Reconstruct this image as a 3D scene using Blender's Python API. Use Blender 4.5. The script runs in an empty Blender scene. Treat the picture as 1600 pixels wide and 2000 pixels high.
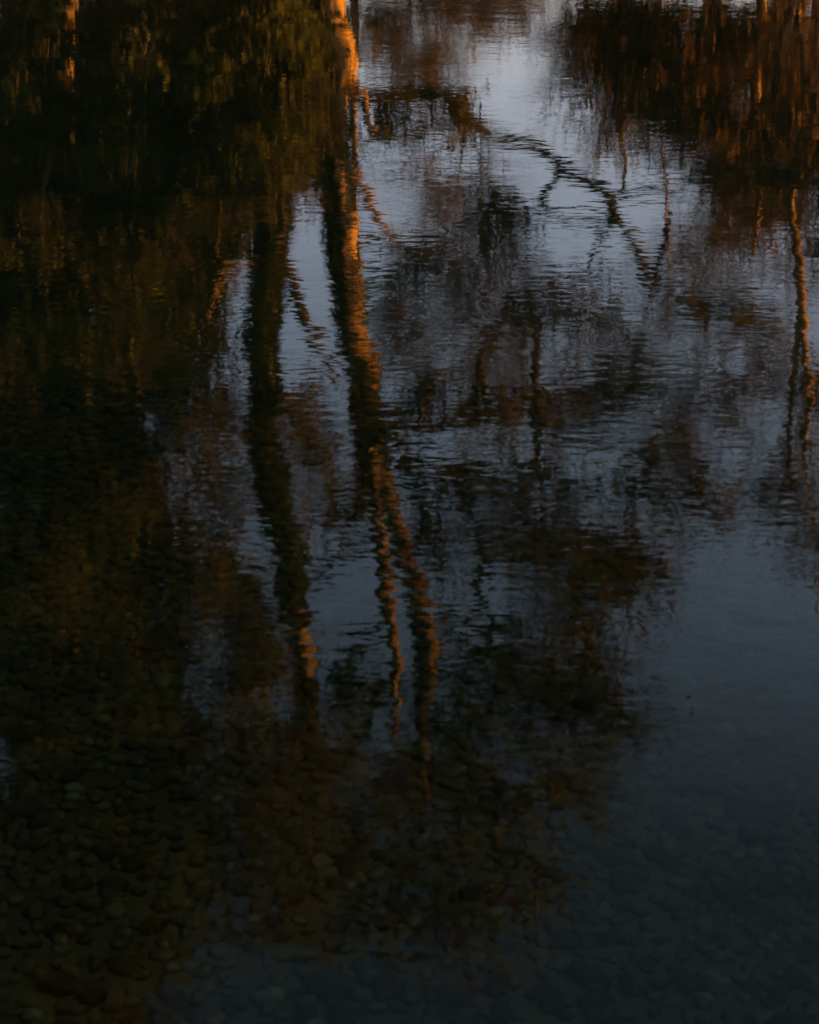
import bpy, math, random
import numpy as np

random.seed(7)
rng = np.random.default_rng(7)
scene = bpy.context.scene
col = scene.collection
R = math.radians

# ------------------------------------------------------------------ camera
CAM_H = 1.60                    # eye height above the water
PITCH = R(22.0)                 # looking down
HALF = math.tan(R(14.0))        # tangent of half the vertical view angle
cam_d = bpy.data.cameras.new('camera')
cam = bpy.data.objects.new('camera', cam_d); col.objects.link(cam)
cam.location = (0, 0, CAM_H)
cam.rotation_euler = (math.pi / 2 - PITCH, 0, 0)
cam_d.sensor_fit = 'VERTICAL'; cam_d.sensor_height = 36.0
cam_d.lens = 18.0 / HALF
cam_d.clip_start = 0.05; cam_d.clip_end = 2000
cam_d.dof.use_dof = True
cam_d.dof.focus_distance = 15.0
cam_d.dof.aperture_fstop = 16.0
scene.camera = cam

# ------------------------------------------------------------------ sky, sun, exposure
SUN_EL, SUN_AZ = R(5.0), R(86.0)       # azimuth clockwise from +Y: the sun stands to the right
world = bpy.data.worlds.new('World'); scene.world = world; world.use_nodes = True
wn = world.node_tree
sky = wn.nodes.new('ShaderNodeTexSky'); sky.sky_type = 'NISHITA'; sky.sun_disc = False
sky.sun_elevation = SUN_EL; sky.sun_rotation = SUN_AZ
sky.air_density = 1.0; sky.dust_density = 4.5; sky.ozone_density = 1.5
bg = wn.nodes['Background']; bg.inputs['Strength'].default_value = 0.15
veil = wn.nodes.new('ShaderNodeMix'); veil.data_type = 'RGBA'          # thin even high cloud over the whole sky
veil.inputs['Factor'].default_value = 0.10; veil.inputs['B'].default_value = (2.3, 1.75, 1.9, 1)
wn.links.new(sky.outputs[0], veil.inputs['A']); 
# evening sky: bright along the horizon, dusky overhead, the same all round
wtc = wn.nodes.new('ShaderNodeTexCoord'); wsep = wn.nodes.new('ShaderNodeSeparateXYZ'); wn.links.new(wtc.outputs['Generated'], wsep.inputs[0])
wr = wn.nodes.new('ShaderNodeValToRGB'); wn.links.new(wsep.outputs['Z'], wr.inputs['Fac'])
we = wr.color_ramp.elements; we[0].position = 0.08; we[0].color = (1.22, 1.06, 1.20, 1); we[1].position = 0.75; we[1].color = (0.13, 0.165, 0.17, 1)
wk = we.new(0.36); wk.color = (0.60, 0.62, 0.655, 1); wk = we.new(0.52); wk.color = (0.155, 0.20, 0.20, 1)
dusk = wn.nodes.new('ShaderNodeMix'); dusk.data_type = 'RGBA'; dusk.blend_type = 'MULTIPLY'; dusk.inputs['Factor'].default_value = 1.0
wn.links.new(veil.outputs['Result'], dusk.inputs['A']); wn.links.new(wr.outputs['Color'], dusk.inputs['B'])
wn.links.new(dusk.outputs['Result'], bg.inputs['Color'])

sun_d = bpy.data.lights.new('sun', 'SUN'); sun = bpy.data.objects.new('sun', sun_d); col.objects.link(sun)
sun_d.energy = 4.2; sun_d.angle = R(0.5); sun_d.color = (1.0, 0.36, 0.02)
from mathutils import Vector
to_sun = Vector((math.sin(SUN_AZ) * math.cos(SUN_EL), math.cos(SUN_AZ) * math.cos(SUN_EL), math.sin(SUN_EL)))
sun.rotation_euler = (-to_sun).to_track_quat('-Z', 'Y').to_euler()
sun.location = (20, 0, 20)

vs = scene.view_settings
scene.display_settings.display_device = 'sRGB'
vs.view_transform = 'Standard'; vs.look = 'None'; vs.gamma = 1.0; vs.use_curve_mapping = False
vs.exposure = 3.2
scene.cycles.use_denoising = True
scene.cycles.max_bounces = 10
scene.cycles.transparent_max_bounces = 8
scene.cycles.sample_clamp_indirect = 4.0

# ------------------------------------------------------------------ materials
def mat(name):
    m = bpy.data.materials.new(name); m.use_nodes = True
    return m, m.node_tree, m.node_tree.nodes['Principled BSDF']

def ramp(nt, stops):
    r = nt.nodes.new('ShaderNodeValToRGB'); e = r.color_ramp.elements
    while len(e) < len(stops): e.new(0.5)
    for k, (p, c) in enumerate(stops):
        e[k].position = p; e[k].color = (*c, 1)
    return r

def noise(nt, scale, detail=4, rough=0.55, vec=None):
    n = nt.nodes.new('ShaderNodeTexNoise')
    n.inputs['Scale'].default_value = scale; n.inputs['Detail'].default_value = detail
    n.inputs['Roughness'].default_value = rough
    if vec is not None: nt.links.new(vec, n.inputs['Vector'])
    return n

def bark_material(name, dark, light, moss, moss_amount):
    m, nt, b = mat(name)
    tc = nt.nodes.new('ShaderNodeTexCoord')
    mp = nt.nodes.new('ShaderNodeMapping'); mp.inputs['Scale'].default_value = (1, 1, 0.25)
    nt.links.new(tc.outputs['Object'], mp.inputs['Vector'])
    n = noise(nt, 22, 6, 0.65, mp.outputs[0])
    rp = ramp(nt, [(0.3, dark), (0.7, light)])
    nt.links.new(n.outputs['Fac'], rp.inputs['Fac'])
    # moss on the left-facing side, spread wider to stand in for shade there
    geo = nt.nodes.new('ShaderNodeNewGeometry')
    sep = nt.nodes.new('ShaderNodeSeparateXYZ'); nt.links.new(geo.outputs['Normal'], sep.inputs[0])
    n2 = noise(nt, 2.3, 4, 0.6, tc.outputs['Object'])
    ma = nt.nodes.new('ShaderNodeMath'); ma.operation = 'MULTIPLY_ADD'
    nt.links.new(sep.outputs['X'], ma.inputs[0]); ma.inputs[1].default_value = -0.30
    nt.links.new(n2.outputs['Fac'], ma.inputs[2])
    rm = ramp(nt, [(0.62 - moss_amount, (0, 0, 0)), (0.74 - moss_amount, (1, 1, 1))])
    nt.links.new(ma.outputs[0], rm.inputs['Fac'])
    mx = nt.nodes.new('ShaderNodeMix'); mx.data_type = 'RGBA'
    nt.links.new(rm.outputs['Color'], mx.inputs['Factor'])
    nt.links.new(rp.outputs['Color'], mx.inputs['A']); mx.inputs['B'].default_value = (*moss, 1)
    nt.links.new(mx.outputs['Result'], b.inputs['Base Color'])
    b.inputs['Roughness'].default_value = 0.9; b.inputs['Specular IOR Level'].default_value = 0.2
    bp = nt.nodes.new('ShaderNodeBump'); bp.inputs['Distance'].default_value = 0.03
    bp.inputs['Strength'].default_value = 0.8
    nt.links.new(n.outputs['Fac'], bp.inputs['Height']); nt.links.new(bp.outputs[0], b.inputs['Normal'])
    return m

def leaf_material(name, c0, c1, translucent=0.3):
    m, nt, b = mat(name)
    nt.nodes.remove(b)
    out = nt.nodes['Material Output']
    geo = nt.nodes.new('ShaderNodeNewGeometry')
    rp = ramp(nt, [(0.0, c0), (1.0, c1)])
    nt.links.new(geo.outputs['Random Per Island'], rp.inputs['Fac'])
    d = nt.nodes.new('ShaderNodeBsdfDiffuse'); t = nt.nodes.new('ShaderNodeBsdfTranslucent')
    mx = nt.nodes.new('ShaderNodeMixShader'); mx.inputs[0].default_value = translucent
    nt.links.new(rp.outputs[0], d.inputs[0]); nt.links.new(rp.outputs[0], t.inputs[0])
    nt.links.new(d.outputs[0], mx.inputs[1]); nt.links.new(t.outputs[0], mx.inputs[2])
    nt.links.new(mx.outputs[0], out.inputs['Surface'])
    return m

def rough_material(name, stops, scale, bump=0.02):
    m, nt, b = mat(name)
    tc = nt.nodes.new('ShaderNodeTexCoord')
    n = noise(nt, scale, 8, 0.62, tc.outputs['Object'])
    rp = ramp(nt, stops); nt.links.new(n.outputs['Fac'], rp.inputs['Fac'])
    nt.links.new(rp.outputs[0], b.inputs['Base Color'])
    b.inputs['Roughness'].default_value = 0.9; b.inputs['Specular IOR Level'].default_value = 0.15
    bp = nt.nodes.new('ShaderNodeBump'); bp.inputs['Distance'].default_value = bump
    nt.links.new(n.outputs['Fac'], bp.inputs['Height']); nt.links.new(bp.outputs[0], b.inputs['Normal'])
    return m

M = {}
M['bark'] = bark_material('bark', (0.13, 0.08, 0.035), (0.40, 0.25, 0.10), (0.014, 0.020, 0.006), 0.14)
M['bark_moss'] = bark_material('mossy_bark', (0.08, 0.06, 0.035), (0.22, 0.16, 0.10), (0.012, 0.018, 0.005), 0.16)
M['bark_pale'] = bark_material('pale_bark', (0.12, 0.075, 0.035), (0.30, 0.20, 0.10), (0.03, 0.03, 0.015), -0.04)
M['bark_fork'] = bark_material('dim_fork_bark', (0.07, 0.05, 0.028), (0.22, 0.14, 0.07), (0.014, 0.020, 0.006), 0.13)  # trunk bark darkened; the forks' dimmer light is put into the colour
M['bark_shaded'] = bark_material('shaded_branch_bark', (0.010, 0.009, 0.005), (0.022, 0.017, 0.009), (0.012, 0.016, 0.006), 0.08)  # near-black: the shade on the thin branches is put into the colour
M['twig'] = rough_material('twig_bark', [(0.3, (0.030, 0.025, 0.020)), (0.7, (0.075, 0.062, 0.048))], 6, 0.0)
M['leaf_ever'] = leaf_material('evergreen_leaf', (0.024, 0.031, 0.009), (0.055, 0.060, 0.016), 0.35)
M['leaf_ivy'] = leaf_material('ivy_leaf', (0.014, 0.020, 0.006), (0.045, 0.055, 0.015), 0.15)
M['leaf_brown'] = leaf_material('withered_leaf', (0.05, 0.034, 0.016), (0.14, 0.088, 0.038), 0.4)
M['leaf_bud'] = leaf_material('young_leaf', (0.030, 0.035, 0.013), (0.075, 0.076, 0.030), 0.25)
M['soil'] = rough_material('leaf_litter_soil', [(0.3, (0.03, 0.022, 0.013)), (0.7, (0.10, 0.065, 0.035))], 3, 0.05)
M['silt'] = rough_material('river_silt', [(0.3, (0.020, 0.021, 0.015)), (0.7, (0.04, 0.042, 0.03))], 5, 0.02)

def stone_material():
    m, nt, b = mat('algae_stone')
    tc = nt.nodes.new('ShaderNodeTexCoord')
    n = noise(nt, 14, 6, 0.6, tc.outputs['Object'])
    geo = nt.nodes.new('ShaderNodeNewGeometry'); oi = nt.nodes.new('ShaderNodeObjectInfo')
    ad = nt.nodes.new('ShaderNodeMath'); ad.operation = 'ADD'
    nt.links.new(geo.outputs['Random Per Island'], ad.inputs[0]); nt.links.new(oi.outputs['Random'], ad.inputs[1])
    fr = nt.nodes.new('ShaderNodeMath'); fr.operation = 'FRACT'; nt.links.new(ad.outputs[0], fr.inputs[0])
    rp = ramp(nt, [(0.0, (0.020, 0.023, 0.016)), (0.5, (0.032, 0.036, 0.028)), (0.95, (0.042, 0.047, 0.039)), (1.0, (0.07, 0.075, 0.068))])
    nt.links.new(fr.outputs[0], rp.inputs['Fac'])
    r2 = ramp(nt, [(0.3, (0.55, 0.55, 0.50)), (0.7, (1.15, 1.15, 1.1))]); nt.links.new(n.outputs['Fac'], r2.inputs['Fac'])
    mx = nt.nodes.new('ShaderNodeMix'); mx.data_type = 'RGBA'; mx.blend_type = 'MULTIPLY'
    mx.inputs['Factor'].default_value = 1.0
    nt.links.new(rp.outputs[0], mx.inputs['A']); nt.links.new(r2.outputs[0], mx.inputs['B'])
    nt.links.new(mx.outputs['Result'], b.inputs['Base Color'])
    b.inputs['Roughness'].default_value = 0.85; b.inputs['Specular IOR Level'].default_value = 0.2
    bp = nt.nodes.new('ShaderNodeBump'); bp.inputs['Distance'].default_value = 0.01
    nt.links.new(n.outputs['Fac'], bp.inputs['Height']); nt.links.new(bp.outputs[0], b.inputs['Normal'])
    return m
M['stone'] = stone_material()

def water_material():
    m, nt, b = mat('river_water')
    nt.nodes.remove(b); out = nt.nodes['Material Output']
    tc = nt.nodes.new('ShaderNodeTexCoord')
    def waves(sx, sy, scale, detail, rough, rot, dist_w=0.0):
        mp = nt.nodes.new('ShaderNodeMapping'); mp.inputs['Scale'].default_value = (sx, sy, 1)
        mp.inputs['Rotation'].default_value = (0, 0, R(rot))
        nt.links.new(tc.outputs['Object'], mp.inputs['Vector'])
        n = noise(nt, scale, detail, rough, mp.outputs[0]); n.inputs['Distortion'].default_value = dist_w
        return n.outputs['Fac']
    def mul(a, v):
        k = nt.nodes.new('ShaderNodeMath'); k.operation = 'MULTIPLY'; nt.links.new(a, k.inputs[0])
        if isinstance(v, float): k.inputs[1].default_value = v
        else: nt.links.new(v, k.inputs[1])
        return k.outputs[0]
    def add(a, c):
        k = nt.nodes.new('ShaderNodeMath'); k.operation = 'ADD'; nt.links.new(a, k.inputs[0]); nt.links.new(c, k.inputs[1])
        return k.outputs[0]
    fine = waves(0.45, 1.0, 30.0, 1.0, 0.5, 4, 0.3)      # ripples about 6 cm apart
    mid = waves(0.8, 1.0, 5.0, 2.0, 0.5, -7, 0.4)        # 20 cm
    slow = waves(0.6, 1.0, 1.3, 1.0, 0.5, 10)            # gentle swell
    patch = waves(0.6, 1.0, 0.7, 2.0, 0.5, 25)           # calmer and more ruffled water
    pr = nt.nodes.new('ShaderNodeMapRange'); nt.links.new(patch, pr.inputs['Value'])
    pr.inputs['From Min'].default_value = 0.35; pr.inputs['From Max'].default_value = 0.65
    pr.inputs['To Min'].default_value = 0.35; pr.inputs['To Max'].default_value = 1.5
    micro = waves(0.5, 1.0, 62.0, 1.0, 0.5, -12)
    h = add(mul(mul(micro, 0.00004), pr.outputs[0]), add(add(mul(mul(fine, 0.00021), pr.outputs[0]), mul(mid, 0.00075)), mul(slow, 0.0015)))
    bp = nt.nodes.new('ShaderNodeBump'); bp.inputs['Strength'].default_value = 1.0
    bp.inputs['Distance'].default_value = 1.0
    nt.links.new(h, bp.inputs['Height'])
    gl = nt.nodes.new('ShaderNodeBsdfGlossy'); gl.inputs['Roughness'].default_value = 0.02
    rf = nt.nodes.new('ShaderNodeBsdfRefraction'); rf.inputs['Roughness'].default_value = 0.055
    rf.inputs['IOR'].default_value = 1.333
    fr = nt.nodes.new('ShaderNodeFresnel'); fr.inputs['IOR'].default_value = 1.333
    mx = nt.nodes.new('ShaderNodeMixShader')
    for s in (gl, rf, fr): nt.links.new(bp.outputs[0], s.inputs['Normal'])
    nt.links.new(fr.outputs[0], mx.inputs[0]); nt.links.new(rf.outputs[0], mx.inputs[1]); nt.links.new(gl.outputs[0], mx.inputs[2])
    nt.links.new(mx.outputs[0], out.inputs['Surface'])
    va = nt.nodes.new('ShaderNodeVolumeAbsorption')
    va.inputs['Color'].default_value = (0.45, 0.77, 0.71, 1); va.inputs['Density'].default_value = 1.0
    nt.links.new(va.outputs[0], out.inputs['Volume'])
    return m
M['water'] = water_material()

# ------------------------------------------------------------------ mesh helpers
def link_mesh(name, verts, faces, material, parent=None, smooth=True):
    me = bpy.data.meshes.new(name)
    verts = np.asarray(verts, dtype=np.float32).reshape(-1, 3)
    faces = np.asarray(faces, dtype=np.int32)
    n, k = faces.shape
    me.vertices.add(len(verts)); me.vertices.foreach_set('co', verts.ravel())
    me.loops.add(n * k); me.loops.foreach_set('vertex_index', faces.ravel())
    me.polygons.add(n); me.polygons.foreach_set('loop_start', np.arange(0, n * k, k, dtype=np.int32))
    me.polygons.foreach_set('loop_total', np.full(n, k, dtype=np.int32))
    me.polygons.foreach_set('use_smooth', np.full(n, smooth, dtype=bool))
    me.update(calc_edges=True); me.materials.append(material)
    o = bpy.data.objects.new(name, me); col.objects.link(o)
    if parent is not None: o.parent = parent
    return o

def tag(o, label=None, cat=None, group=None, kind=None):
    if label: o['label'] = label
    if cat: o['category'] = cat
    if group: o['group'] = group
    if kind: o['kind'] = kind
    return o

KD = 1.13
def at(px, py, D):
    """Point on the vertical plane y = D whose mirror image in calm water stands at a pixel of the photograph."""
    xc = (px - 800) / 1000 * HALF; yc = (1000 - py) / 1000 * HALF
    dy = math.cos(PITCH) + yc * math.sin(PITCH); dz = -math.sin(PITCH) + yc * math.cos(PITCH)
    D = D * KD; t = D / dy
    return np.array([xc * t, D, -dz * t - CAM_H])

def px_size(py, D):
    """Metres per photograph pixel at that height of the mirror image."""
    yc = (1000 - py) / 1000 * HALF
    return D * KD / (math.cos(PITCH) + yc * math.sin(PITCH)) * HALF / 1000

def spline(pts, step):
    """Catmull-Rom through rows (x, y, z, r), resampled."""
    p = np.asarray(pts, float); out = []
    q = np.vstack([2 * p[0] - p[1], p, 2 * p[-1] - p[-2]])
    for i in range(1, len(q) - 2):
        L = np.linalg.norm(q[i + 1, :3] - q[i, :3]); n = max(2, int(L / step))
        for t in np.linspace(0, 1, n, endpoint=False):
            a, b, c, d = q[i - 1], q[i], q[i + 1], q[i + 2]
            out.append(0.5 * (2 * b + (c - a) * t + (2 * a - 5 * b + 4 * c - d) * t * t + (3 * b - a - 3 * c + d) * t ** 3))
    out.append(p[-1])
    o = np.array(out); o[:, 3] = np.maximum(o[:, 3], 0.002)
    return o

def tube(path, sides, knob=0.0, wobble=0.0):
    """Tapered tube round a path of rows (x, y, z, r); returns verts, quad faces."""
    P = path.copy(); n = len(P)
    if wobble:
        w = rng.normal(0, wobble, (n, 3)); w[0] = 0
        for _ in range(2): w[1:-1] = (w[:-2] + w[1:-1] + w[2:]) / 3
        P[:, :3] += w
    T = np.gradient(P[:, :3], axis=0); T /= np.linalg.norm(T, axis=1)[:, None] + 1e-9
    ref = np.array([0.2, 1.0, 0.1]); U = np.cross(T, ref); U /= np.linalg.norm(U, axis=1)[:, None] + 1e-9
    V = np.cross(T, U)
    a = np.linspace(0, 2 * np.pi, sides, endpoint=False)
    rad = P[:, 3][:, None] * np.ones(sides)
    if knob:
        g = rng.normal(0, 1, (n, sides))
        for _ in range(3):
            g = (np.roll(g, 1, 1) + g + np.roll(g, -1, 1)) / 3
            g[1:-1] = (g[:-2] + g[1:-1] + g[2:]) / 3
        rad = rad * (1 + knob * g / (g.std() + 1e-9))
    v = P[:, None, :3] + rad[..., None] * (np.cos(a)[None, :, None] * U[:, None] + np.sin(a)[None, :, None] * V[:, None])
    i = np.arange(n - 1)[:, None] * sides; j = np.arange(sides)[None]; j2 = (j + 1) % sides
    f = np.stack([i + j, i + j2, i + sides + j2, i + sides + j], -1).reshape(-1, 4)
    return v.reshape(-1, 3), f

def sticks(a, b, r0, r1):
    """Many straight tapered three-sided twigs at once."""
    n = len(a)
    if n == 0: return np.zeros((0, 3)), np.zeros((0, 4), int)
    T = b - a; T /= np.linalg.norm(T, axis=1)[:, None] + 1e-9
    ref = np.tile(np.array([0.31, 0.9, 0.27]), (n, 1)); U = np.cross(T, ref); U /= np.linalg.norm(U, axis=1)[:, None] + 1e-9
    V = np.cross(T, U); an = np.array([0, 2.094, 4.189])
    ring = np.cos(an)[None, :, None] * U[:, None] + np.sin(an)[None, :, None] * V[:, None]
    v = np.concatenate([a[:, None] + ring * np.asarray(r0).reshape(-1, 1, 1), b[:, None] + ring * np.asarray(r1).reshape(-1, 1, 1)], 1)
    base = np.arange(n)[:, None, None] * 6
    f = np.array([[0, 1, 4, 3], [1, 2, 5, 4], [2, 0, 3, 5]])[None] + base
    return v.reshape(-1, 3), f.reshape(-1, 4)

def unit(n):
    v = rng.normal(0, 1, (n, 3)); return v / np.linalg.norm(v, axis=1)[:, None]

def leaves(c, size, flat=0.0):
    """A folded pointed leaf (four corners) at each centre."""
    n = len(c)
    d = unit(n); d[:, 2] = d[:, 2] * (1 - flat) - 0.25; d /= np.linalg.norm(d, axis=1)[:, None]
    s = np.cross(d, unit(n)); s /= np.linalg.norm(s, axis=1)[:, None] + 1e-9
    L = size * rng.uniform(0.6, 1.4, n)[:, None]; W = L * rng.uniform(0.45, 0.75, n)[:, None]
    v = np.stack([c - d * L * 0.5, c + s * W * 0.5, c + d * L * 0.5, c - s * W * 0.5], 1)
    return v.reshape(-1, 3), np.arange(4 * n).reshape(-1, 4)

class Mesh:
    def __init__(s): s.v = []; s.f = []; s.n = 0
    def add(s, vf):
        v, f = vf
        if len(v) == 0: return
        s.v.append(v); s.f.append(np.asarray(f) + s.n); s.n += len(v)
    def build(s, name, m, parent=None, smooth=True):
        if not s.v: return None
        return link_mesh(name, np.concatenate(s.v), np.concatenate(s.f), m, parent, smooth)

# ------------------------------------------------------------------ the setting
def bank_height(x, y):
    """Ground level: near bank, river bed, far bank and the wooded slope behind it."""
    z = np.full(np.shape(x), 0.0)
    edge = 13.1 + 0.35 * np.sin(x * 0.7 + 1.0) + 0.2 * np.sin(x * 1.9)
    bed = -0.75 - 0.10 * np.clip(y - 1.5, 0, 6) + 0.03 * np.sin(x * 1.3 + y) + 0.02 * np.sin(2.1 * y - x)
    far = np.where(y < edge + 0.6, (y - edge) * 0.45, 0.27 + 0.03 * (y - edge - 0.6))
    far = np.minimum(far, 0.27 + 0.03 * 60 + 0 * y)
    near = 0.14 - (y - 0.2) * 0.45
    z = np.maximum(bed, far); z = np.maximum(z, np.minimum(near, 0.25))
    return z

def sheet(name, xs, ys, zf, m, kind='structure'):
    X, Y = np.meshgrid(xs, ys); Z = zf(X, Y)
    v = np.stack([X, Y, Z], -1).reshape(-1, 3); nx = len(xs)
    i = (np.arange(len(ys) - 1)[:, None] * nx + np.arange(nx - 1)[None]).ravel()
    f = np.stack([i, i + 1, i + nx + 1, i + nx], -1)
    o = link_mesh(name, v, f, m); o['kind'] = kind
    return o

def graded(lim, near, step, far_n):
    a = np.arange(-near, near + 1e-6, step); b = np.geomspace(near * 1.15, lim, far_n)
    return np.concatenate([-b[::-1], a, b])

riverbed = sheet('riverbed', graded(300, 12, 0.25, 14), np.arange(-0.4, 12.71, 0.1), bank_height, M['silt'])
far_bank = sheet('far_bank', graded(300, 12, 0.3, 14), np.concatenate([np.arange(12.3, 16, 0.15), np.geomspace(16.3, 300, 24)]),
                 lambda x, y: bank_height(x, y) + 0.004 + 0.03 * np.sin(3.1 * x + 1.7 * y) * (y > 13.8), M['soil'])
near_bank = sheet('near_bank', graded(300, 12, 0.3, 14), np.concatenate([-np.geomspace(300, 2.0, 20), np.arange(-1.8, 0.41, 0.15)]),
                  lambda x, y: bank_height(x, y) + 0.006, M['soil'])
water = sheet('river_water', graded(300, 12, 3.0, 10), np.array([-0.5, 2.0, 5.0, 8.0, 14.2]), lambda x, y: 0 * x, M['water'])

# stones of the bed
def stone_mesh(k):
    seg, rings = 7, 4
    th = np.linspace(0, np.pi, rings + 1)[1:-1]; ph = np.linspace(0, 2 * np.pi, seg, endpoint=False)
    v = [[0, 0, 1]] + [[math.sin(t) * math.cos(p), math.sin(t) * math.sin(p), math.cos(t)] for t in th for p in ph] + [[0, 0, -1]]
    v = np.array(v) * (1 + rng.uniform(-0.16, 0.16, (len(v), 1)))
    v *= np.array([1.0, rng.uniform(0.65, 0.95), rng.uniform(0.45, 0.7)])
    f = []
    for j in range(seg):
        j2 = (j + 1) % seg
        f.append([0, 1 + j, 1 + j2])
        for r in range(rings - 2):
            a, b = 1 + r * seg, 1 + (r + 1) * seg
            f += [[a + j, b + j, b + j2], [a + j, b + j2, a + j2]]
        f.append([len(v) - 1, 1 + (rings - 2) * seg + j2, 1 + (rings - 2) * seg + j])
    return v, np.array(f)
protos = [stone_mesh(k) for k in range(8)]
stones = []
for layer, (spacing, rmin, rmax) in enumerate(((0.040, 0.017, 0.027), (0.085, 0.022, 0.039), (0.4, 0.034, 0.062))):
    y = 0.75
    while y < 6.0:
        half = 0.9 + 0.33 * y
        for x in np.arange(-half, half, spacing):
            xx = x + rng.uniform(-0.5, 0.5) * spacing; yy = y + rng.uniform(-0.5, 0.5) * spacing
            r = rmin + (rmax - rmin) * rng.random() ** 1.8
            stones.append((xx, yy, r, rng.uniform(0, 6.28), rng.uniform(-0.25, 0.25), int(rng.integers(8))))
        y += spacing
def stone_z(s): return float(bank_height(np.array(s[0]), np.array(s[1]))) + s[2] * 0.16
def seen_size(s):
    d = np.array([s[0], s[1], stone_z(s) - CAM_H]); dep = math.atan2(-d[2], d[1])
    inside = R(10) < dep < R(43) and abs(s[0]) < np.linalg.norm(d) * 0.235
    return s[2] / np.linalg.norm(d) if inside else 0
order = sorted(range(len(stones)), key=lambda i: -seen_size(stones[i]))
stone_data = []
for v, f in protos:
    o = link_mesh('stone', v, f, M['stone']); stone_data.append(o.data); bpy.data.objects.remove(o)
for i in order[:300]:
    x, y, r, a, t, k = stones[i]
    o = bpy.data.objects.new('stone', stone_data[k]); col.objects.link(o)
    o.location = (x, y, stone_z(stones[i])); o.rotation_euler = (t, t * 0.6, a); o.scale = (r, r, r)
    o.parent = riverbed
rest = Mesh()
for i in order[300:]:
    x, y, r, a, t, k = stones[i]; v, f = protos[k]
    c, s = math.cos(a), math.sin(a)
    w = v * r
    w = np.stack([w[:, 0] * c - w[:, 1] * s, w[:, 0] * s + w[:, 1] * c, w[:, 2] + w[:, 0] * t], 1)
    rest.add((w + np.array([x, y, stone_z(stones[i])]), f))
tag(rest.build('stones', M['stone'], riverbed), kind='stuff')

# ------------------------------------------------------------------ trees
def tree_root(name, base, label, group):
    e = bpy.data.objects.new(name, None); col.objects.link(e); e.empty_display_size = 0.3
    e.location = base
    return tag(e, label, 'tree', group)

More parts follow.
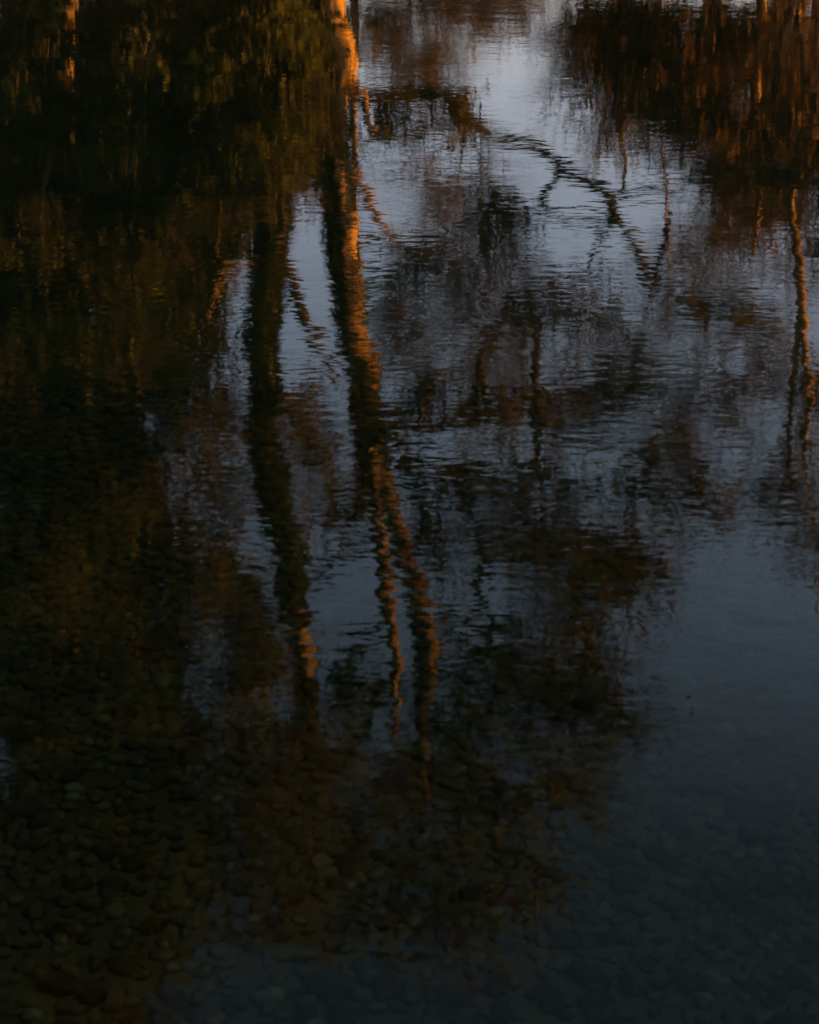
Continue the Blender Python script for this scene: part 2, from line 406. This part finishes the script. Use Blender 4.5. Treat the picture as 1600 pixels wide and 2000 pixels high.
class Tree:
    """A tree in world coordinates; parts are parented under an Empty at its base."""
    def __init__(s, name, label, base_px, D, group, bark='bark', twig='twig', away=False):
        s.away = away
        b = at(base_px[0], base_px[1], D)
        z = float(bank_height(np.array(b[0]), np.array(b[1])))
        s.base = np.array([b[0], b[1], z - 0.05]); s.D = D
        s.root = tree_root(name, s.base, label, group); s.bark = bark; s.twigmat = twig
        s.twigs = Mesh(); s.leaf = {}; s.limbs = []
    def to_local(s, v): return v - s.base
    def limb(s, pts, D0=None, D1=None, name='branch', sides=8, knob=0.06, wob=0.0, ground=False, step=0.08, mat_=None):
        if s.away and name == 'branch' and sides == 8:
            mat_ = 'bark_shaded'; pts = [(a, b, c * 1.3 + 3) for a, b, c in pts]
        """pts rows (px, py, width in px); depth runs from D0 to D1."""
        D0 = D0 or s.D; D1 = D1 or D0; n = len(pts)
        if s.away: D0, D1 = 2 * s.D - D0, 2 * s.D - D1
        rows = []
        for i, (px, py, w) in enumerate(pts):
            d = D0 + (D1 - D0) * i / (n - 1)
            rows.append([*at(px, py, d), w * 0.5 * px_size(py, d)])
        if ground:
            rows.insert(0, [s.base[0] - 0.02, s.base[1], s.base[2], rows[0][3] * 1.35])
        path = spline(rows, step)
        v, f = tube(path, sides, knob, wob)
        link_mesh(name, s.to_local(v), f, M[mat_ or s.bark], s.root)
        s.limbs.append(path); return path
    def ivy(s, path, lo, hi, n, size=0.06, side=-1, spread=0.05, m='leaf_ivy'):
        """Leaves clinging to one side of a stem."""
        i = rng.uniform(lo, hi, n) * (len(path) - 1); k = i.astype(int); t = (i - k)[:, None]
        k2 = np.minimum(k + 1, len(path) - 1); p = path[k] * (1 - t) + path[k2] * t
        a = rng.normal(math.pi if side < 0 else 0, 0.85, n) if side else rng.uniform(0, 6.28, n)
        rr = p[:, 3] * 0.95 + np.abs(rng.normal(0, spread, n))
        c = p[:, :3] + np.stack([np.cos(a) * rr, -np.abs(np.sin(a)) * rr * np.sign(rng.normal(0.4, 1, n)), rng.normal(0, 0.03, n)], 1)
        s.leaf.setdefault(m, Mesh()).add(leaves(s.to_local(c), size))
    def clump(s, px, py, rx, ry, D=None, depth=0.8, n_sub=14, n_twig=20, n_leaf=800, leaf='leaf_bud', size=0.05,
              tight=0.33, anchor=None, twig_r=0.006, twig_len=0.45):
        """A bough's worth of twigs and leaves filling an uneven ellipsoid given in photograph pixels."""
        D = D or s.D
        if s.away: D = 2 * s.D - D + 0.25
        c = at(px, py, D); m = px_size(py, D)
        e1 = at(px, py + 1, D)[2] - c[2]
        ax = np.array([rx * m, depth, ry * abs(e1)])
        sub = unit(n_sub) * (rng.uniform(0.15, 1.0, n_sub) ** 0.6)[:, None]
        sub = c + sub * ax
        # boughs from the nearest limb to each sub-centre
        if anchor is None:
            allp = np.concatenate([l[:, :3] for l in s.limbs])
        else: allp = np.array([anchor])
        low = allp[np.argmin(np.linalg.norm(allp - (c - np.array([0, 0, ax[2] * 0.6])), axis=1))]
        rad0 = (0.012 + 0.012 * np.linalg.norm(ax)) * (1.5 if s.away else 1.0)
        hub = c - np.array([0, 0, ax[2] * 0.25]) + rng.normal(0, 0.08, 3)
        mid = (low + hub) / 2 + rng.normal(0, 0.12, 3)
        p = spline([[*low, rad0], [*mid, rad0 * 0.8], [*hub, rad0 * 0.55]], 0.15)
        s.twigs.add(tuple_local(s, tube(p, 5, 0, 0.01)))
        for q in sub:
            b = (hub + q) / 2 + rng.normal(0, 0.10, 3) * ax.max()
            p = spline([[*hub, rad0 * 0.5], [*b, rad0 * 0.35], [*q, rad0 * 0.2]], 0.2)
            s.twigs.add(tuple_local(s, tube(p, 4, 0, 0.015)))
            if n_twig:
                i = rng.integers(len(p) // 2, len(p), n_twig)
                a = p[i, :3] + rng.normal(0, 0.02, (n_twig, 3))
                d = unit(n_twig); d[:, 2] = d[:, 2] * 0.7 + 0.25
                d += 0.5 * (q - hub) / (np.linalg.norm(q - hub) + 1e-6)
                L = rng.uniform(0.4, 1.0, n_twig)[:, None] * twig_len
                e = a + d * L
                s.twigs.add(tuple_local(s, sticks(a, e, np.full(n_twig, twig_r), np.full(n_twig, twig_r * 0.5))))
                k = n_twig * 4
                j = rng.integers(0, n_twig, k); t = rng.uniform(0.25, 1, k)[:, None]
                a2 = a[j] + (e - a)[j] * t
                e2 = a2 + (d[j] * 0.6 + unit(k) * 0.8) * L[j] * rng.uniform(0.25, 0.6, k)[:, None]
                s.twigs.add(tuple_local(s, sticks(a2, e2, np.full(k, twig_r * 0.6), np.full(k, twig_r * 0.3))))
        if n_leaf:
            j = rng.integers(0, n_sub, n_leaf)
            pos = sub[j] + rng.normal(0, 1, (n_leaf, 3)) * ax * tight * rng.uniform(0.5, 1.0, n_sub)[j][:, None]
            s.leaf.setdefault(leaf, Mesh()).add(leaves(s.to_local(pos), size))
    def finish(s):
        o = s.twigs.build('twigs', M[s.twigmat], s.root)
        if o: o['kind'] = 'stuff'
        for m, me in s.leaf.items():
            o = me.build('ivy' if m == 'leaf_ivy' else 'crown', M[m], s.root, smooth=False)
            if o: o['kind'] = 'stuff'

def tuple_local(t, vf): return (vf[0] - t.base, vf[1])

GA = 'trees along the water edge'; GB = 'trees of the wood behind the bank'

# --- the tall forked tree with the sunlit right side
A = Tree('forked_tree', 'tallest leaning tree, right side of its forked trunk glowing orange, at the water edge', (640, 0), 13.0, GA, away=True)
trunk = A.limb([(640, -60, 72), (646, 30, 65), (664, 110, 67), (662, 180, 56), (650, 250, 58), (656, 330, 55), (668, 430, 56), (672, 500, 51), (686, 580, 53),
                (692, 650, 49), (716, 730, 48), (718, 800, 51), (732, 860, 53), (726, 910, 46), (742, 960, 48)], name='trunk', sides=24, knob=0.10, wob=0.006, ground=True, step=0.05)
A.limb([(730, 930, 34), (733, 1010, 31), (745, 1090, 29), (756, 1170, 27), (774, 1270, 22), (768, 1340, 18), (774, 1400, 10), (765, 1450, 4)], 13.0, 13.3, 'branch', 14, 0.08, 0.01, mat_='bark_fork')
fk = A.limb([(746, 930, 42), (772, 1010, 39), (790, 1090, 38), (824, 1185, 36), (834, 1280, 36), (826, 1390, 33), (820, 1480, 28), (826, 1560, 18), (815, 1660, 5)], 13.0, 12.8, 'branch', 14, 0.08, 0.01, mat_='bark_fork')
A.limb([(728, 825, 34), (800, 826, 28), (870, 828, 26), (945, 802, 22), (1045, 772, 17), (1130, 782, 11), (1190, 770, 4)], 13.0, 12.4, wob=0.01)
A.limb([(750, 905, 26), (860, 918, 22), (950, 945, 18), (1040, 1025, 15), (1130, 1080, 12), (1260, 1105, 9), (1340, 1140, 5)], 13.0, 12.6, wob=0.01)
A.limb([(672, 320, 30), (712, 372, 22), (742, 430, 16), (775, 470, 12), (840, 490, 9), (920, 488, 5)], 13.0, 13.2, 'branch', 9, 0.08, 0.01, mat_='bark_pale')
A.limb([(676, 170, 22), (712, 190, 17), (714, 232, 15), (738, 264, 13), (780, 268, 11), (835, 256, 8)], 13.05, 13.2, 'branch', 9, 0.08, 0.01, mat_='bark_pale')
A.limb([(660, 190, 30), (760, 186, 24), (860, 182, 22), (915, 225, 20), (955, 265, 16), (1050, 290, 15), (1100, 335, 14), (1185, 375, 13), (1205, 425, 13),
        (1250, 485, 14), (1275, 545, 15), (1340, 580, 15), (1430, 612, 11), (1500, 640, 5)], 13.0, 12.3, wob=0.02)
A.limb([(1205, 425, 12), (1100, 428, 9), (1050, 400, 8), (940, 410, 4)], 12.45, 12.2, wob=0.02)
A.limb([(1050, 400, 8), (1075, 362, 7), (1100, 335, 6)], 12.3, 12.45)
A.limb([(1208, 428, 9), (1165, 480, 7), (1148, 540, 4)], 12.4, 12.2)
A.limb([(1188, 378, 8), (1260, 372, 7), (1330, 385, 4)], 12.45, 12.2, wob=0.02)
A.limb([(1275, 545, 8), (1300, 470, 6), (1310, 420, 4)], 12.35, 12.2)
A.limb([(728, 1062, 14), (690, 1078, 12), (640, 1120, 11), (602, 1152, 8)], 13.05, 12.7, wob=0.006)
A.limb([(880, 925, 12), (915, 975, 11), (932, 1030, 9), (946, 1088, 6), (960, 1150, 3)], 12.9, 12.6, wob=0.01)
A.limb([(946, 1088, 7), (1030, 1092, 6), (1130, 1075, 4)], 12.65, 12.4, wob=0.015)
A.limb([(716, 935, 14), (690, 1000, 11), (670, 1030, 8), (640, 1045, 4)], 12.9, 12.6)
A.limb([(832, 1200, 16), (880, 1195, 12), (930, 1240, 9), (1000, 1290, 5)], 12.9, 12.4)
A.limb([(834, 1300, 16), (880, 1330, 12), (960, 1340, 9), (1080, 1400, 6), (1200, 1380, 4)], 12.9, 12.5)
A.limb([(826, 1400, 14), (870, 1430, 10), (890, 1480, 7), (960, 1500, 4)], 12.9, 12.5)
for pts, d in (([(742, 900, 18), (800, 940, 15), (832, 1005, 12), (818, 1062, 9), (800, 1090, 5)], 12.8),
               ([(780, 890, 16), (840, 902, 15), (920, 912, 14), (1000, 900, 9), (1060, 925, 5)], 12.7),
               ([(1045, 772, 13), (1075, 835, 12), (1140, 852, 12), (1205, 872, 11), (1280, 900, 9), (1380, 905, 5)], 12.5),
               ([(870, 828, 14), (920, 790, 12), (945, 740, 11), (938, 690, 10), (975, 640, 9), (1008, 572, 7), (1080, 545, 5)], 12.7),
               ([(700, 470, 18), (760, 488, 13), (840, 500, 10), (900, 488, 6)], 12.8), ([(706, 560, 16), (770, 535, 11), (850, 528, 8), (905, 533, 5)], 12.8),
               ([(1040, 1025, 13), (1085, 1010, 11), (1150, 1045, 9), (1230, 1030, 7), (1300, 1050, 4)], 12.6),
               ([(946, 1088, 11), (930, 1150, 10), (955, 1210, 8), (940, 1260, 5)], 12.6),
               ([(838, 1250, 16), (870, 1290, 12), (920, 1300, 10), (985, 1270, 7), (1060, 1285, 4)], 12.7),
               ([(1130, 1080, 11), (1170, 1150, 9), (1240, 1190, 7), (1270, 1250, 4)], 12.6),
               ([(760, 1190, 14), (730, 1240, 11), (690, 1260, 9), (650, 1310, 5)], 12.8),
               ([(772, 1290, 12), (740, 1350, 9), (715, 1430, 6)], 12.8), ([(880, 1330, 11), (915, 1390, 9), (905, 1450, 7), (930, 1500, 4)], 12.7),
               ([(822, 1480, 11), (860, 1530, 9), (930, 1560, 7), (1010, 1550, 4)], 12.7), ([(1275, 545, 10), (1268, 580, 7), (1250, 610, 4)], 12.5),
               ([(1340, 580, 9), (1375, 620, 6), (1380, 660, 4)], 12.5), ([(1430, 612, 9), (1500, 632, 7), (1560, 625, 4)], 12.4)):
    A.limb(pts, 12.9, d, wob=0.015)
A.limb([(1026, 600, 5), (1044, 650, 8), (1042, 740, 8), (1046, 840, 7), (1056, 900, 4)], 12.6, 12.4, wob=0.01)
A.ivy(trunk, 0.02, 0.98, 2600, 0.055, -1, 0.03)
def frac(path, py, D): return float(np.argmin(np.abs(path[:, 2] - at(700, py, D)[2]))) / (len(path) - 1)
for y0, y1, n in ((238, 312, 300), (785, 872, 300), (20, 60, 120)):  # ivy added where shade crosses the trunk, to darken the lit strip
    A.ivy(trunk, frac(trunk, y0, 13.0), frac(trunk, y1, 13.0), n, 0.055, 0, 0.03)
for y0 in (95, 150, 372, 410, 505, 548, 612, 672, 705):          # small ivy tufts added to break up the sunlit strip
    A.ivy(trunk, frac(trunk, y0, 13.0), frac(trunk, y0 + 16, 13.0), 34, 0.05, 1, 0.02)
A.ivy(fk, 0.0, 0.6, 500, 0.05, -1, 0.02)
for (px, py, rx, ry, n, tw, D) in [
        (880, 228, 70, 42, 260, 12, 13.15), (780, 235, 55, 40, 160, 8, 13.2), (820, 520, 90, 35, 260, 12, 12.5), (960, 480, 70, 50, 220, 12, 12.4),
        (990, 420, 70, 35, 220, 12, 12.3), (840, 780, 90, 50, 420, 16, 13.2), (970, 790, 90, 40, 380, 14, 13.15),
        (1080, 800, 70, 50, 260, 12, 12.4), (880, 935, 90, 35, 420, 14, 12.7), (1140, 620, 120, 70, 700, 22, 12.8), (1030, 620, 40, 60, 200, 8, 12.6),
        (1140, 1100, 150, 45, 800, 22, 12.6), (1250, 1120, 110, 40, 420, 16, 12.5), (1000, 1060, 90, 55, 320, 14, 12.6), (1060, 960, 120, 70, 500, 18, 12.7),
        (1250, 960, 130, 60, 420, 18, 12.6), (1390, 960, 60, 40, 160, 8, 12.6), (960, 1260, 100, 55, 420, 16, 12.6), (1120, 1240, 130, 70, 560, 20, 12.6),
        (980, 1400, 120, 70, 640, 20, 12.6), (1150, 1390, 120, 60, 560, 18, 12.6), (900, 1560, 140, 80, 640, 20, 12.7), (1090, 1560, 130, 80, 560, 20, 12.7),
        (780, 1500, 120, 90, 360, 14, 13.1), (780, 1680, 160, 80, 520, 18, 13.0), (980, 1700, 140, 70, 420, 16, 12.9), (650, 1000, 70, 60, 200, 10, 13.2),
        (860, 1060, 50, 70, 180, 8, 12.8), (700, 1340, 70, 80, 240, 10, 13.1), (640, 1640, 120, 90, 420, 14, 13.2), (720, 1790, 120, 60, 300, 10, 13.0), (900, 1790, 130, 60, 300, 10, 12.9)]:
    A.clump(px, py, rx * 1.1, ry * 1.1, D, 0.7, 12, int(tw * (0.7 if py > 1000 else 0.4)), int(n * (0.9 if py > 1000 else 0.36)), 'leaf_bud', 0.055, 0.40, twig_r=0.0085)
A.finish()

# --- the dark ivy-grown tree left of it
B = Tree('ivy_tree', 'dark ivy-covered tree standing left of the tall forked tree', (520, 300), 12.2, GA, 'bark_moss')
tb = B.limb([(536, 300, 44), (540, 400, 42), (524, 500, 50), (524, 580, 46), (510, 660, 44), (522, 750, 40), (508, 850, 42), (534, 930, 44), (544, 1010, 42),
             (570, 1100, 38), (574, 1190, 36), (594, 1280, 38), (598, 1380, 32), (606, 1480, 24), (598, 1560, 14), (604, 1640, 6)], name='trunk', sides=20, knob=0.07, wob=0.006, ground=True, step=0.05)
B.limb([(545, 500, 32), (575, 570, 26), (600, 640, 22), (640, 700, 18), (660, 740, 10)], 12.2, 12.5, wob=0.006, mat_='bark_shaded')
B.limb([(528, 510, 14), (490, 512, 11), (440, 540, 9), (415, 590, 7), (400, 640, 4)], 12.2, 11.8, wob=0.01, mat_='bark_pale')
B.limb([(560, 1080, 16), (590, 1060, 12), (600, 1030, 8), (585, 990, 4)], 12.2, 12.0)
B.limb([(515, 850, 24), (460, 872, 16), (400, 880, 11), (330, 905, 5)], 12.2, 11.8, wob=0.015)
B.limb([(540, 960, 18), (480, 968, 12), (400, 985, 9), (310, 990, 4)], 12.2, 11.9, wob=0.015)
B.limb([(556, 1060, 16), (490, 1060, 10), (410, 1070, 7), (360, 1072, 4)], 12.2, 11.9, wob=0.015)
B.limb([(580, 1330, 16), (520, 1345, 11), (470, 1352, 8), (400, 1370, 4)], 12.2, 11.8, wob=0.012)
B.ivy(tb, 0.03, frac(tb, 1205, 12.2), 6500, 0.06, 0, 0.03)
B.ivy(tb, frac(tb, 1300, 12.2), 0.98, 1500, 0.05, 0, 0.02)
for (px, py, rx, ry, n, tw) in [(430, 1080, 80, 60, 260, 10), (420, 960, 80, 60, 160, 10), (420, 780, 70, 60, 300, 12), (600, 800, 60, 70, 200, 10), (620, 900, 50, 50, 160, 8),
                                (480, 1220, 80, 60, 420, 12), (500, 1340, 90, 50, 460, 12), (600, 1480, 90, 80, 460, 14), (530, 1600, 100, 80, 460, 14),
                                (350, 860, 70, 40, 200, 8), (470, 1480, 100, 80, 520, 12), (480, 1680, 110, 90, 560, 12), (600, 1760, 120, 60, 420, 10), (520, 1270, 70, 50, 220, 8), (440, 1150, 60, 40, 240, 8)]:
    B.clump(px, py, rx, ry, 12.2, 0.6, 10, tw, n, 'leaf_bud', 0.055)
B.finish()

# --- slender stems on the right
def slender(label, base, D, stems, clumps, group=GA, bark='bark_pale', leaf='leaf_bud', name='slender_tree'):
    t = Tree(name, label, base, D, group, bark)
    for k, st in enumerate(stems):
        t.limb(st, D, D, 'trunk' if k == 0 else 'branch', 10, 0.07, 0.012, ground=(k == 0), step=0.08)
    for c in clumps: t.clump(*c[:4], D + rng.uniform(-0.3, 0.3), 0.8, 10, c[5], c[4], leaf, 0.06)
    t.finish(); return t
slender('slender tree with two thin stems farthest right at the water edge', (1540, 300), 14.8,
        [[(1540, 300, 16), (1545, 390, 16), (1556, 470, 18), (1562, 550, 18), (1570, 640, 18), (1576, 720, 13), (1584, 780, 11), (1572, 860, 10), (1580, 950, 8), (1595, 1060, 6), (1600, 1200, 4)],
         [(1566, 600, 16), (1556, 690, 13), (1548, 760, 12), (1540, 860, 8), (1545, 960, 4)]],
        [(1560, 880, 60, 70, 100, 8), (1540, 960, 80, 60, 160, 9), (1600, 1050, 70, 80, 160, 9), (1490, 700, 60, 60, 25, 4), (1580, 760, 50, 80, 160, 10)])
slender('thin crooked sunlit tree in the brown wood at the right', (1475, 0), 15.0,
        [[(1488, -40, 20), (1490, 20, 20), (1474, 80, 20), (1480, 150, 18), (1476, 230, 16), (1490, 330, 14), (1480, 430, 10), (1470, 520, 5)]],
        [(1480, 280, 80, 90, 420, 14), (1440, 420, 70, 60, 300, 12), (1520, 130, 70, 80, 300, 12)], GB, leaf='leaf_brown')
slender('sunlit straight tree cut by the right edge of the picture', (1597, 0), 14.5,
        [[(1598, -40, 26), (1600, 60, 26), (1596, 160, 24), (1604, 280, 22), (1612, 420, 18), (1625, 600, 12), (1630, 800, 5)]],
        [(1620, 320, 60, 120, 420, 14), (1640, 520, 60, 100, 300, 12)], GB, leaf='leaf_brown')
slender('thin forked tree in front of the dark evergreens, its stems sunlit', (595, 0), 13.8,
        [[(600, -30, 22), (596, 40, 20), (594, 110, 18), (604, 170, 17), (602, 240, 14), (590, 330, 9), (596, 420, 4)],
         [(602, 100, 14), (622, 150, 12), (626, 210, 10), (612, 250, 6)]],
        [(600, 300, 80, 70, 420, 12), (560, 180, 60, 80, 360, 10)], GB, leaf='leaf_brown')

# --- the dark evergreen mass on the left
def evergreen(label, base, D, stem, clumps, group, size=0.085, leaf='leaf_ever'):
    t = Tree('evergreen_tree', label, base, D, group, 'bark_moss')
    t.limb(stem, D, D, 'trunk', 12, 0.08, 0.012, ground=True)
    for (px, py, rx, ry, n) in clumps:
        t.clump(px, py, rx, ry, D + rng.uniform(-0.5, 0.5), 1.1, 20, 5, n, leaf, size, 0.30, twig_r=0.009, twig_len=0.5)
    t.finish()
evergreen('tall dense evergreen at the left edge, rising beside the dark ivy tree', (150, 300), 12.6,
          [(120, 200, 60), (140, 500, 58), (130, 800, 54), (150, 1100, 48), (140, 1400, 40), (160, 1700, 30), (150, 2000, 18), (160, 2200, 8)],
          [(120, 560, 240, 150, 6500), (150, 760, 190, 150, 5500), (100, 900, 150, 110, 3600), (170, 1010, 160, 110, 4200), (230, 1120, 150, 90, 3600), (90, 1130, 130, 110, 2600),
           (270, 1260, 140, 70, 2600), (100, 1330, 170, 90, 3000), (270, 1420, 160, 110, 3800), (100, 1540, 160, 130, 3800), (300, 1600, 130, 120, 3400), (140, 1740, 200, 120, 4500),
           (330, 1730, 100, 70, 1800), (100, 1930, 190, 110, 4200), (230, 1900, 80, 90, 1500), (140, 2080, 190, 120, 3000), (10, 780, 90, 110, 1800), (0, 620, 80, 100, 1200), (10, 1240, 90, 100, 1200)], GA)
evergreen('broad evergreen behind the dark ivy tree with olive foliage low over the bank', (380, 200), 14.2,
          [(380, 100, 44), (384, 300, 42), (380, 480, 36), (360, 640, 26), (350, 800, 12)],
          [(390, 330, 200, 130, 5200), (330, 500, 150, 110, 3600), (360, 620, 90, 100, 2000), (520, 250, 130, 120, 3000), (440, 120, 200, 120, 3600), (300, 700, 90, 80, 1400)], GA)
evergreen('evergreen shrub mass low at the left edge behind the tall evergreen', (90, 0), 15.0,
          [(80, -50, 40), (90, 150, 38), (80, 300, 30), (90, 420, 14)],
          [(100, 120, 200, 150, 4200), (80, 330, 200, 120, 3600), (270, 60, 150, 120, 2600), (280, 250, 130, 120, 2600), (0, 230, 90, 100, 1200)], GB)

# --- the wood behind
def wood_tree(label, px, D, top, w, clumps, leaf, lean=0, n=1100, tw=12):
    t = Tree('woodland_tree', label, (px, 0), D, GB, 'bark_pale')
    ys = np.linspace(-20, top, 7)
    t.limb([(px + lean * k / 6 + rng.uniform(-6, 6), y, w * (1 - 0.13 * k)) for k, y in enumerate(ys)], D, D, 'trunk', 10, 0.06, 0.02, ground=True, step=0.15)
    for (cx, cy, rx, ry) in clumps:
        t.clump(cx, cy, rx, ry, D + rng.uniform(-0.6, 0.6), 1.4, 16, tw, n, leaf, 0.085, 0.33, twig_r=0.008, twig_len=0.7)
    t.finish()
wood_tree('withered brown tree in the wood, rightmost behind the edge tree', 1560, 20.0, 420, 26, [(1540, 120, 110, 130), (1570, 300, 100, 100), (1500, 400, 80, 60), (1620, 30, 100, 100)], 'leaf_brown', 10, 1000)
wood_tree('withered brown tree in the wood behind the crooked thin tree', 1390, 21.0, 420, 26, [(1400, 80, 110, 110), (1380, 230, 100, 90), (1430, 350, 90, 60), (1300, 120, 90, 110)], 'leaf_brown', 10, 1000)
wood_tree('withered brown tree in the wood right of the bright sky gap', 1210, 19.5, 380, 24, [(1220, 60, 90, 90), (1200, 190, 90, 70), (1150, 80, 70, 90)], 'leaf_brown', 8, 420)
wood_tree('bare tree with grey twigs far behind the crossing branches', 1290, 26.0, 780, 9, [(1330, 520, 110, 120), (1250, 700, 130, 90), (1420, 760, 120, 100), (1330, 860, 130, 80), (1480, 620, 110, 90), (1130, 780, 110, 80)], 'leaf_bud', 20, 120, 18)
wood_tree('bare tree with thin twigs in the sky gap beside the forked tree', 690, 24.0, 600, 18, [(860, 380, 110, 90), (900, 560, 130, 90), (980, 660, 110, 80), (790, 640, 70, 90), (840, 110, 90, 80), (900, 30, 90, 60), (760, 50, 60, 70), (850, -40, 130, 50), (1010, -30, 90, 45)], 'leaf_bud', 10, 90, 15)
wood_tree('tree in the dark wood at the far left with a sunlit stem', 70, 17.5, 500, 15, [(60, 80, 110, 110), (120, 260, 110, 90), (50, 400, 90, 80)], 'leaf_brown', 20, 1300)
wood_tree('second sunlit stem from the left in the dark wood', 222, 17.0, 420, 20, [(220, 60, 100, 90), (250, 230, 90, 80), (200, 330, 80, 60)], 'leaf_brown', 6, 1300)
wood_tree('sunlit stem in the dark wood left of the thin forked tree', 430, 17.0, 480, 22, [(430, 60, 100, 90), (470, 240, 90, 90), (400, 380, 90, 80), (560, 60, 80, 90)], 'leaf_brown', 4, 1300)

# --- shrubs along the waterline
def shrub(label, px, D, clumps, leaf='leaf_ever', name='evergreen_shrub'):
    t = Tree(name, label, (px, 0), D, 'shrubs along the waterline', 'bark_moss')
    for k in range(4):
        x1 = px + rng.uniform(-90, 90)
        t.limb([(px + rng.uniform(-8, 8), -10, 16), ((px + x1) / 2, 90, 12), (x1, 200 + rng.uniform(-40, 60), 6)], D, D, 'stem', 7, 0.06, 0.01, ground=True)
    for (cx, cy, rx, ry, n) in clumps:
        t.clump(cx, cy, rx, ry, D + rng.uniform(-0.2, 0.2), 0.5, 18, 6, n, leaf, 0.07, 0.30, twig_r=0.006, twig_len=0.35)
    t.root['category'] = 'shrub'
    t.finish()
shrub('evergreen shrub hiding the foot of the dark ivy tree', 500, 12.0, [(500, 60, 110, 100, 2200), (470, 220, 120, 110, 2600), (540, 340, 70, 70, 1000), (420, 360, 90, 80, 1300), (590, 160, 40, 110, 700)])
shrub('evergreen shrub at the waterline between the ivy tree and the left edge', 290, 12.05, [(290, 60, 120, 100, 2300), (270, 230, 120, 110, 2500), (310, 390, 110, 80, 1700), (210, 420, 90, 80, 1200)])
shrub('evergreen shrub at the waterline in the left corner', 70, 12.0, [(60, 90, 110, 120, 1900), (90, 290, 120, 110, 2200), (40, 440, 90, 80, 1200)])
shrub('withered brown shrub in the right corner in front of the edge tree', 1560, 14.0, [(1560, 60, 120, 110, 600), (1580, 210, 100, 100, 420), (1530, 330, 90, 80, 350)], 'leaf_brown', 'withered_shrub')
shrub('withered brown shrub in front of the crooked thin tree', 1400, 14.05, [(1400, 60, 130, 100, 750), (1380, 190, 110, 90, 450), (1450, 310, 100, 80, 260)], 'leaf_brown', 'withered_shrub')
shrub('withered brown shrub right below the bright sky gap', 1230, 14.1, [(1240, 40, 110, 60, 700), (1240, 130, 100, 60, 340), (1330, 210, 90, 50, 200)], 'leaf_brown', 'withered_shrub')

# --- unseen evergreen added on the sun side, clumps placed to shade boughs and trunk
t = Tree('evergreen_tree', 'unseen evergreen added on the far bank beyond the right edge to shade the branches', (2460, 0), 14.1, GA, 'bark_moss')
t.limb([(2460, -40, 60), (2470, 300, 56), (2455, 700, 50), (2465, 1100, 40), (2460, 1500, 26), (2465, 1800, 10)], 14.1, 14.1, 'trunk', 12, 0.08, 0.012, ground=True)
for (cx, cy, rx, ry, D, n) in ((2460, 420, 160, 90, 14.15, 1500), (2430, 560, 170, 90, 14.15, 1500), (2480, 700, 170, 80, 14.15, 1300), (2460, 850, 150, 90, 14.15, 700), (2450, 420, 90, 30, 13.5, 160),
                            (2470, 955, 100, 34, 13.5, 220), (2450, 1450, 150, 90, 13.7, 260)):
    t.clump(cx, cy, rx, ry, D, 0.36, 14, 6, n, 'leaf_ever', 0.085, 0.3, twig_r=0.008)
t.finish()
